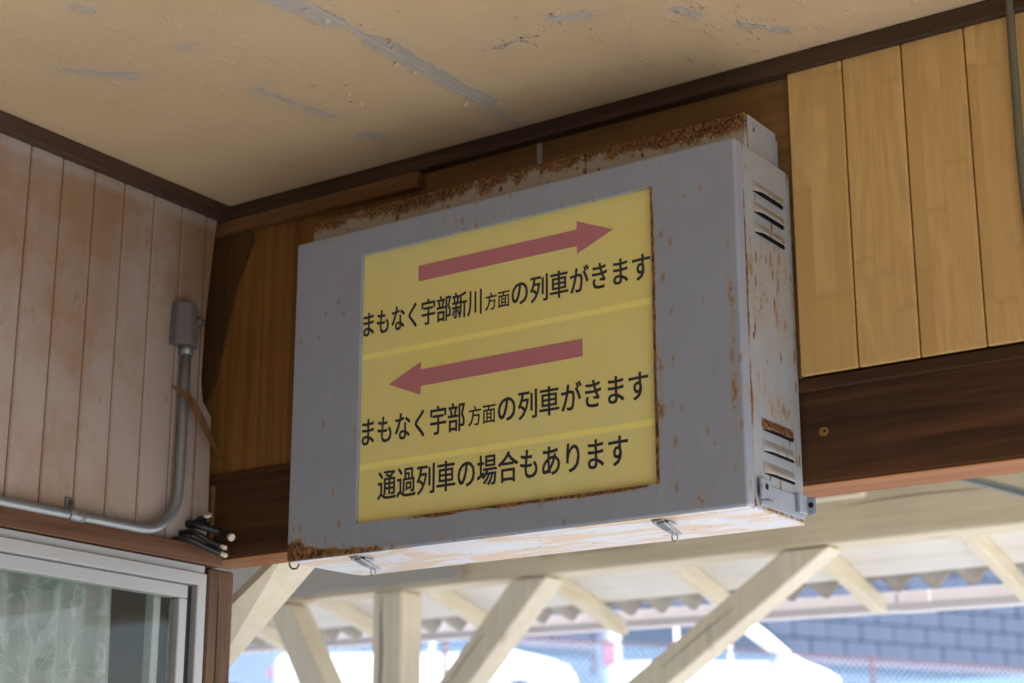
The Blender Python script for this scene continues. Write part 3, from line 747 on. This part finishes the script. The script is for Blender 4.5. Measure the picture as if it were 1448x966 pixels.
# left brace (falls to the right towards the post), right brace, long brace
l0, l1, r0, r1 = (-2.158, 2.49), (-1.997, 2.2106), (-2.050, 2.49), (-1.876, 2.204)
brace_e(l0, ext(l0, l1, 3.3), r0, ext(r0, r1, 3.3), 2.505, 2.615)
l0, l1, r0, r1 = (-1.100, 2.49), (-1.392, 2.177), (-.963, 2.49), (-1.2665, 2.170)
brace_e(l0, ext(l0, l1, 1.9), r0, ext(r0, r1, 1.9), 2.505, 2.615)
l0, l1, r0, r1 = (-.135, 2.49), (-.679, 2.137), (.018, 2.49), (-.526, 2.129)
brace_e(l0, ext(l0, l1, 2.7), r0, ext(r0, r1, 2.95), 2.505, 2.600)
bm = bmesh.new(); tube(bm, [(.40, 2.32, 2.640), (.53, 2.32, 2.590), (.70, 2.32, 2.525), (1.5, 2.34, 2.22), (2.05, 2.50, 2.02)], .012, 10); obj('drain_pipe', bm, M['steel'], cn)
bx('cleat', M['cream_x'], cn, -.25, .2105, 2.30, 2.34, 2.585, 2.66, bev=.003)
# roof: boarding, rafters, corrugated sheet, gutter. slope falls outwards
SLP = .262
def rz(y): return 2.512 + (3.25 - y)*SLP
NB = 26; bw = (3.25-.08)/NB
for k in range(NB):
    y0 = .08 + k*bw; y1 = y0 + bw - .002
    bm = bmesh.new(); prism(bm, [(y0, rz(y0)), (y1, rz(y1)), (y1, rz(y1)+.012), (y0, rz(y0)+.012)], 'x', -4.6, 3.2); obj('roof_board', bm, M['boarding'], cn)
for k in range(-9, 8):
    x = -.223 + .505*k
    if x < -4.4 or x > 3.1: continue
    bm = bmesh.new()
    prism(bm, [(.10, rz(.10)-.001), (3.40, rz(3.40)-.001), (3.425, rz(3.42)-.050), (3.40, rz(3.40)-.060), (.10, rz(.10)-.060)], 'x', x-.020, x+.020, bev=.003); obj('rafter', bm, M['cream_y'], cn)
bm = bmesh.new(); pitch = .130; amp = .025; NX = 61*8; x0 = -4.68
rowsv = []
for y, dz in ((.06, 0), (3.0, 0), (3.43, 0)):
    rowsv.append([bm.verts.new((x0 + i*pitch/8, y, rz(y) + .042 + amp*math.sin(2*math.pi*i/8))) for i in range(NX+1)])
for A, B in zip(rowsv, rowsv[1:]):
    for i in range(NX): f = bm.faces.new((A[i], A[i+1], B[i+1], B[i])); f.smooth = True
top = [[bm.verts.new(v.co + Vector((0, 0, .007))) for v in r] for r in rowsv]
for A, B in zip(top, top[1:]):
    for i in range(NX): f = bm.faces.new((A[i], B[i], B[i+1], A[i+1])); f.smooth = True
for i in range(NX): bm.faces.new((rowsv[-1][i], rowsv[-1][i+1], top[-1][i+1], top[-1][i]))
obj('corrugated_sheet', bm, M['sheet'], cn)
bm = bmesh.new()
gp = [(3.455, .068), (3.452, .03), (3.468, .006), (3.50, 0), (3.53, .008), (3.545, .034), (3.545, .068), (3.539, .068), (3.539, .036), (3.527, .013), (3.50, .006), (3.472, .011), (3.458, .034), (3.461, .068)]
def gz(x): return 2.4145 - .019*(x - .23)
A = [bm.verts.new((-4.6, y, gz(-4.6) + z)) for y, z in gp]; B = [bm.verts.new((3.2, y, gz(3.2) + z)) for y, z in gp]
for k in range(len(gp)): bm.faces.new((A[k], A[(k+1) % len(gp)], B[(k+1) % len(gp)], B[k]))
bm.faces.new(A); bm.faces.new(B[::-1])
gu = obj('gutter', bm, M['gutter'], cn)
for x in (-2.6, -.12, 2.2):
    bm = bmesh.new(); q = [(3.50 + (y - 3.50)*1.05, z*1.02 - .0022) for y, z in gp[:7]] + [(3.50 + (y - 3.50)*1.0, z - .0004) for y, z in gp[6::-1]]
    A = [bm.verts.new((x-.055, y, gz(x-.055) + z)) for y, z in q]; B = [bm.verts.new((x+.055, y, gz(x+.055) + z)) for y, z in q]
    for k in range(len(q)): bm.faces.new((A[k], A[(k+1) % len(q)], B[(k+1) % len(q)], B[k]))
    bm.faces.new(A); bm.faces.new(B[::-1]); obj('gutter_joint', bm, M['gutter'], gu)
def crack(par, pts, r):
    bm = bmesh.new(); sp = spline(pts, 6); tube(bm, sp, [.0003 + r*math.sin(math.pi*i/(len(sp)-1)) for i in range(len(sp))], 5); obj('crack', bm, M['black'], par)
crack(cn, [(-1.628, 2.4998, 2.485), (-1.631, 2.4998, 2.40), (-1.626, 2.4998, 2.30), (-1.630, 2.4998, 2.15), (-1.627, 2.4998, 1.95)], .0030)
crack(cn, [(-.90, 2.4998, 2.548), (-.75, 2.4998, 2.553), (-.55, 2.4998, 2.548)], .0011)
crack(cn, [(.05, 2.4998, 2.60), (.30, 2.4998, 2.608), (.55, 2.4998, 2.602)], .0012)
crack(cn, [(-.30, 2.5048, 2.335), (-.42, 2.5048, 2.262), (-.55, 2.5048, 2.175)], .0009)
crack(cn, [(-1.20, 2.5048, 2.33), (-1.27, 2.5048, 2.262), (-1.36, 2.5048, 2.16)], .0011)
# near brace beside the corner post
nb = thing('corner_brace', (-.05, .17, 1.9), 'cracked cream diagonal brace rising behind the corner post', 'brace')
bm = bmesh.new()
for p_ in ((-.20, .105, 1.965), (.048, .105, 2.128), (-.200, .105, 1.945), (.076, .105, 2.131), (-.205, .178, 1.8745), (.123, .178, 2.1475), (-.22, .178, 1.94), (.03, .178, 2.145)): bm.verts.new(p_)
bmesh.ops.convex_hull(bm, input=bm.verts); obj('timber', bm, M['cream'], nb)
bm = bmesh.new()
cr = []
A0, A1, B0, B1 = Vector((-.200, .105, 1.945)), Vector((.076, .105, 2.131)), Vector((-.205, .178, 1.8745)), Vector((.123, .178, 2.1475))
for k in range(31):
    t = .30 + .62*k/30; q = .34 + .10*math.sin(t*11) + .05*math.sin(t*27)
    cr.append((A0.lerp(A1, t)).lerp(B0.lerp(B1, t), q))
tube(bm, cr, [.0004 + .0011*math.sin(math.pi*i/(len(cr)-1)) for i in range(len(cr))], 5); obj('crack', bm, M['black'], nb)

# ------------------------------------------------------------------ FENCE, BLOCK WALL, CARS
fn = thing('chain_link_fence', (-8.33, 13.6, 2.7), 'chain link fence with red brown posts below the block wall', 'fence')
F0, F1 = Vector((-8.33, 13.6, 0)), Vector((-5.2, 19.4, 0)); fd = (F1-F0).normalized()
S0, S1, FT, FB = -7.0, 13.0, 3.91, 2.2
bm = bmesh.new(); tube(bm, [F0 + fd*S0 + Vector((0, 0, FT)), F0 + fd*S1 + Vector((0, 0, FT))], .013, 8); obj('top_rail', bm, M['fence'], fn)
for k in range(8):
    q = F0 + fd*(S0 + .4 + 2.72*k); bm = bmesh.new(); tube(bm, [q + Vector((0, 0, terrain(q.y)-.3)), q + Vector((0, 0, FT+.05))], .026, 8); obj('post', bm, M['fence'], fn)
bm = bmesh.new(); nx = Vector((fd.y, -fd.x, 0)); r = .0042; Hh = 1.5; pit = .085
for sgn in (1, -1):
    s = S0 - Hh
    while s < S1:
        a0, a1 = max(s, S0), min(s + Hh, S1)
        za = (a0 - s) if sgn > 0 else Hh - (a0 - s); zb = (a1 - s) if sgn > 0 else Hh - (a1 - s)
        a = F0 + fd*a0 + Vector((0, 0, FT - Hh + za)) + nx*.004*sgn; b = F0 + fd*a1 + Vector((0, 0, FT - Hh + zb)) + nx*.004*sgn
        dd = (b-a).normalized(); sd = dd.cross(nx)
        q = [bm.verts.new(p + u) for p in (a, b) for u in (sd*r, nx*r, -sd*r, -nx*r)]
        for k in range(4): bm.faces.new((q[k], q[(k+1) % 4], q[4+(k+1) % 4], q[4+k]))
        s += pit
o = obj('wire_mesh', bm, M['wire'], fn); o['kind'] = 'stuff'

E0, E1 = Vector((-14.2, 22.4, 0)), Vector((-9.3, 31.4, 0)); ed = (E1-E0).normalized(); en = Vector((ed.y, -ed.x, 0)); ZE = 5.15
bwz = thing('block_wall', (E0.x, E0.y, ZE), 'blue grey concrete block wall behind the fence', 'wall')
bm = bmesh.new()
def owb(bm, s0, s1, d0, d1, z0, z1, bev=0):
    v = box(bm, s0, s1, d0, d1, z0, z1)
    for q in v: c = q.co.copy(); p = E0 + ed*c.x + en*c.y; q.co = (p.x, p.y, c.z)
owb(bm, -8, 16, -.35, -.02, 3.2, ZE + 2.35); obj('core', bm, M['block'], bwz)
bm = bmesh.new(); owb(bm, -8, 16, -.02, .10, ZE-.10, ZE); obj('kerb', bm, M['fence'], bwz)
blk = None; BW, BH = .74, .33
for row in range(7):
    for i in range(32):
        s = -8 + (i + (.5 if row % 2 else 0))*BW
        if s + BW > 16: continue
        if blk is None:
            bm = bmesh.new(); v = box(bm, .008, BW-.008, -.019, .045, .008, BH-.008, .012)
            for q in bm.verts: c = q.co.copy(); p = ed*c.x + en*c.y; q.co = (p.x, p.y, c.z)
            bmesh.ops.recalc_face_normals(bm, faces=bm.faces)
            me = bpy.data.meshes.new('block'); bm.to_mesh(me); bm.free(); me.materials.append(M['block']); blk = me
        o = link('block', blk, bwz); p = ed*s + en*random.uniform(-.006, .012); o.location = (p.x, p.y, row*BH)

def car(loc, rotz, label, tall=False):
    t = thing('parked_car', loc, label, 'car', 'white cars parked behind the fence')
    L0, L1 = (-1.75, 1.65) if tall else (-2.1, 2.0)
    # stations: x, half width at sill, beltline z, roof z, half width at roof
    if tall: st = [(-1.72, .66, .80, 1.45, .52), (-1.60, .72, .92, 1.62, .58), (-.9, .735, .93, 1.66, .60), (.0, .735, .93, 1.66, .60), (.45, .735, .93, 1.60, .58), (1.00, .73, .96, 1.00, .62), (1.35, .72, .90, .92, .60), (1.58, .66, .78, .80, .54), (1.66, .56, .62, .64, .48)]
    else: st = [(-2.05, .70, .80, .86, .58), (-1.95, .76, .92, .98, .60), (-1.45, .80, .93, 1.10, .60), (-.95, .82, .92, 1.42, .56), (-.2, .83, .91, 1.48, .57), (.35, .83, .91, 1.40, .55), (1.00, .82, .93, .99, .62), (1.55, .80, .86, .90, .62), (1.90, .72, .74, .78, .56), (2.02, .60, .56, .60, .48)]
    bm = bmesh.new(); rings = []
    for x, hw, zb, zr, rw in st:
        prof = [(hw*.88, .20), (hw, .32), (hw*1.01, .58), (hw*.98, zb), (rw + (hw-rw)*.10, zr-.05), (rw*.8, zr), (0, zr+.02)]
        rings.append([bm.verts.new((x, y, z)) for y, z in prof] + [bm.verts.new((x, -y, z)) for y, z in prof[-2::-1]])
    n = len(rings[0])
    for A, B in zip(rings, rings[1:]):
        for k in range(n-1): f = bm.faces.new((A[k], A[k+1], B[k+1], B[k])); f.smooth = True
        bm.faces.new((A[n-1], A[0], B[0], B[n-1]))
    bm.faces.new(rings[0]); bm.faces.new(rings[-1][::-1])
    bmesh.ops.recalc_face_normals(bm, faces=bm.faces)
    def put(name, bm, mat, par=t):
        me = bpy.data.meshes.new(name); bmesh.ops.recalc_face_normals(bm, faces=bm.faces); bm.to_mesh(me); bm.free(); me.materials.append(mat)
        o = link(name, me, par); ORG[o.name] = Vector((0, 0, 0)); return o
    body = put('body', bm, M['carwhite']); md = body.modifiers.new('s', 'SUBSURF'); md.levels = md.render_levels = 2
    def side(x):
        for a, b in zip(st, st[1:]):
            if a[0] <= x <= b[0]:
                u = (x-a[0])/(b[0]-a[0]); return [a[i] + (b[i]-a[i])*u for i in range(1, 5)]
    wins = [(-1.5, -.75), (-.68, .0), (.06, .72)] if tall else [(-1.35, -.62), (-.55, .10), (.17, .78)]
    for sgn in (1, -1):
        for a, b in wins:
            bm = bmesh.new(); vv = []
            for x in (a, b):
                hw, zb, zr, rw = side(x); top = zr-.14; top = max(top, zb+.05)
                yt = hw*.98 + ((rw + (hw-rw)*.10) - hw*.98)*(top-zb)/max(.05, (zr-.05-zb))
                for z, y in ((zb+.03, hw*.98), (top, yt)):
                    vv += [bm.verts.new((x, sgn*(y+.012), z)), bm.verts.new((x, sgn*(y-.004), z))]
            bmesh.ops.convex_hull(bm, input=bm.verts); put('side_window', bm, M['carglass'])
        # mirror
        mx = wins[-1][1] - .02
        bm = bmesh.new(); box(bm, mx-.06, mx+.08, sgn*.88-.10, sgn*.88+.10, .94, 1.07, .03, 2); put('mirror', bm, M['carwhite'])
        for x, nm, mt in ((L0+.07, 'tail_lamp', M['taillight']), (L1-.17, 'headlamp', M['headlight'])):
            bm = bmesh.new(); zz = .98 if (tall and nm == 'tail_lamp') else .68
            box(bm, x-.08, x+.10, sgn*.62-.06, sgn*.62+.09, zz-.10, zz+(.22 if tall and nm == 'tail_lamp' else .07), .02, 2); put(nm, bm, mt)
        for wx in ((-1.2, 1.15) if tall else (-1.28, 1.28)):
            bm = bmesh.new(); rr = .285; ww = .165; yc = sgn*(.66 if tall else .74)
            pr = [(rr*.62, -ww/2), (rr*.93, -ww/2), (rr, -ww/2+.03), (rr, ww/2-.03), (rr*.93, ww/2), (rr*.62, ww/2)]
            N = 24; rg = [[bm.verts.new((wx + q*math.cos(2*math.pi*k/N), yc + y, rr + q*math.sin(2*math.pi*k/N))) for q, y in pr] for k in range(N)]
            for k in range(N):
                for j in range(6): f = bm.faces.new((rg[k][j], rg[(k+1) % N][j], rg[(k+1) % N][(j+1) % 6], rg[k][(j+1) % 6])); f.smooth = True
            wh = put('wheel', bm, M['tyre'])
            bm = bmesh.new(); tube(bm, [(wx, yc - ww*.42, rr), (wx, yc + ww*.42, rr)], [rr*.61, rr*.61], 20); put('rim', bm, M['rim'], wh)
    ws = (1.02, .35) if not tall else (.98, .46)
    bm = bmesh.new(); a = side(ws[0]-.08); b = side(ws[1]+.02)
    q = [(ws[0]-.06, -.56, a[2]+.03), (ws[0]-.06, .56, a[2]+.03), (ws[1]+.06, .50, b[2]-.03), (ws[1]+.06, -.50, b[2]-.03)]
    v4 = [bm.verts.new(Vector(p) + Vector((.02, 0, .03))) for p in q] + [bm.verts.new(Vector(p) - Vector((.02, 0, .03))) for p in q]
    bmesh.ops.convex_hull(bm, input=v4); put('windscreen', bm, M['carglass'])
    t.rotation_euler = (0, 0, rotz)
CR = R(30)
f1 = Vector((-11.28, 17.43)); fwd = Vector((math.cos(CR), math.sin(CR)))
c1 = f1 - fwd*1.28; c1 += Vector((-fwd.y, fwd.x))*.75
car((c1.x, c1.y, 3.41), CR, 'white hatchback parked with its front wheel beside the timber post')
CR2 = R(40); fwd = Vector((math.cos(CR2), math.sin(CR2)))
c2 = Vector((-11.0, 19.2)) + fwd*1.7 + Vector((-fwd.y, fwd.x))*.7
car((c2.x, c2.y, terrain(c2.y) + .008), CR2, 'tall white small van with red tail lamp behind the long brace', tall=True)
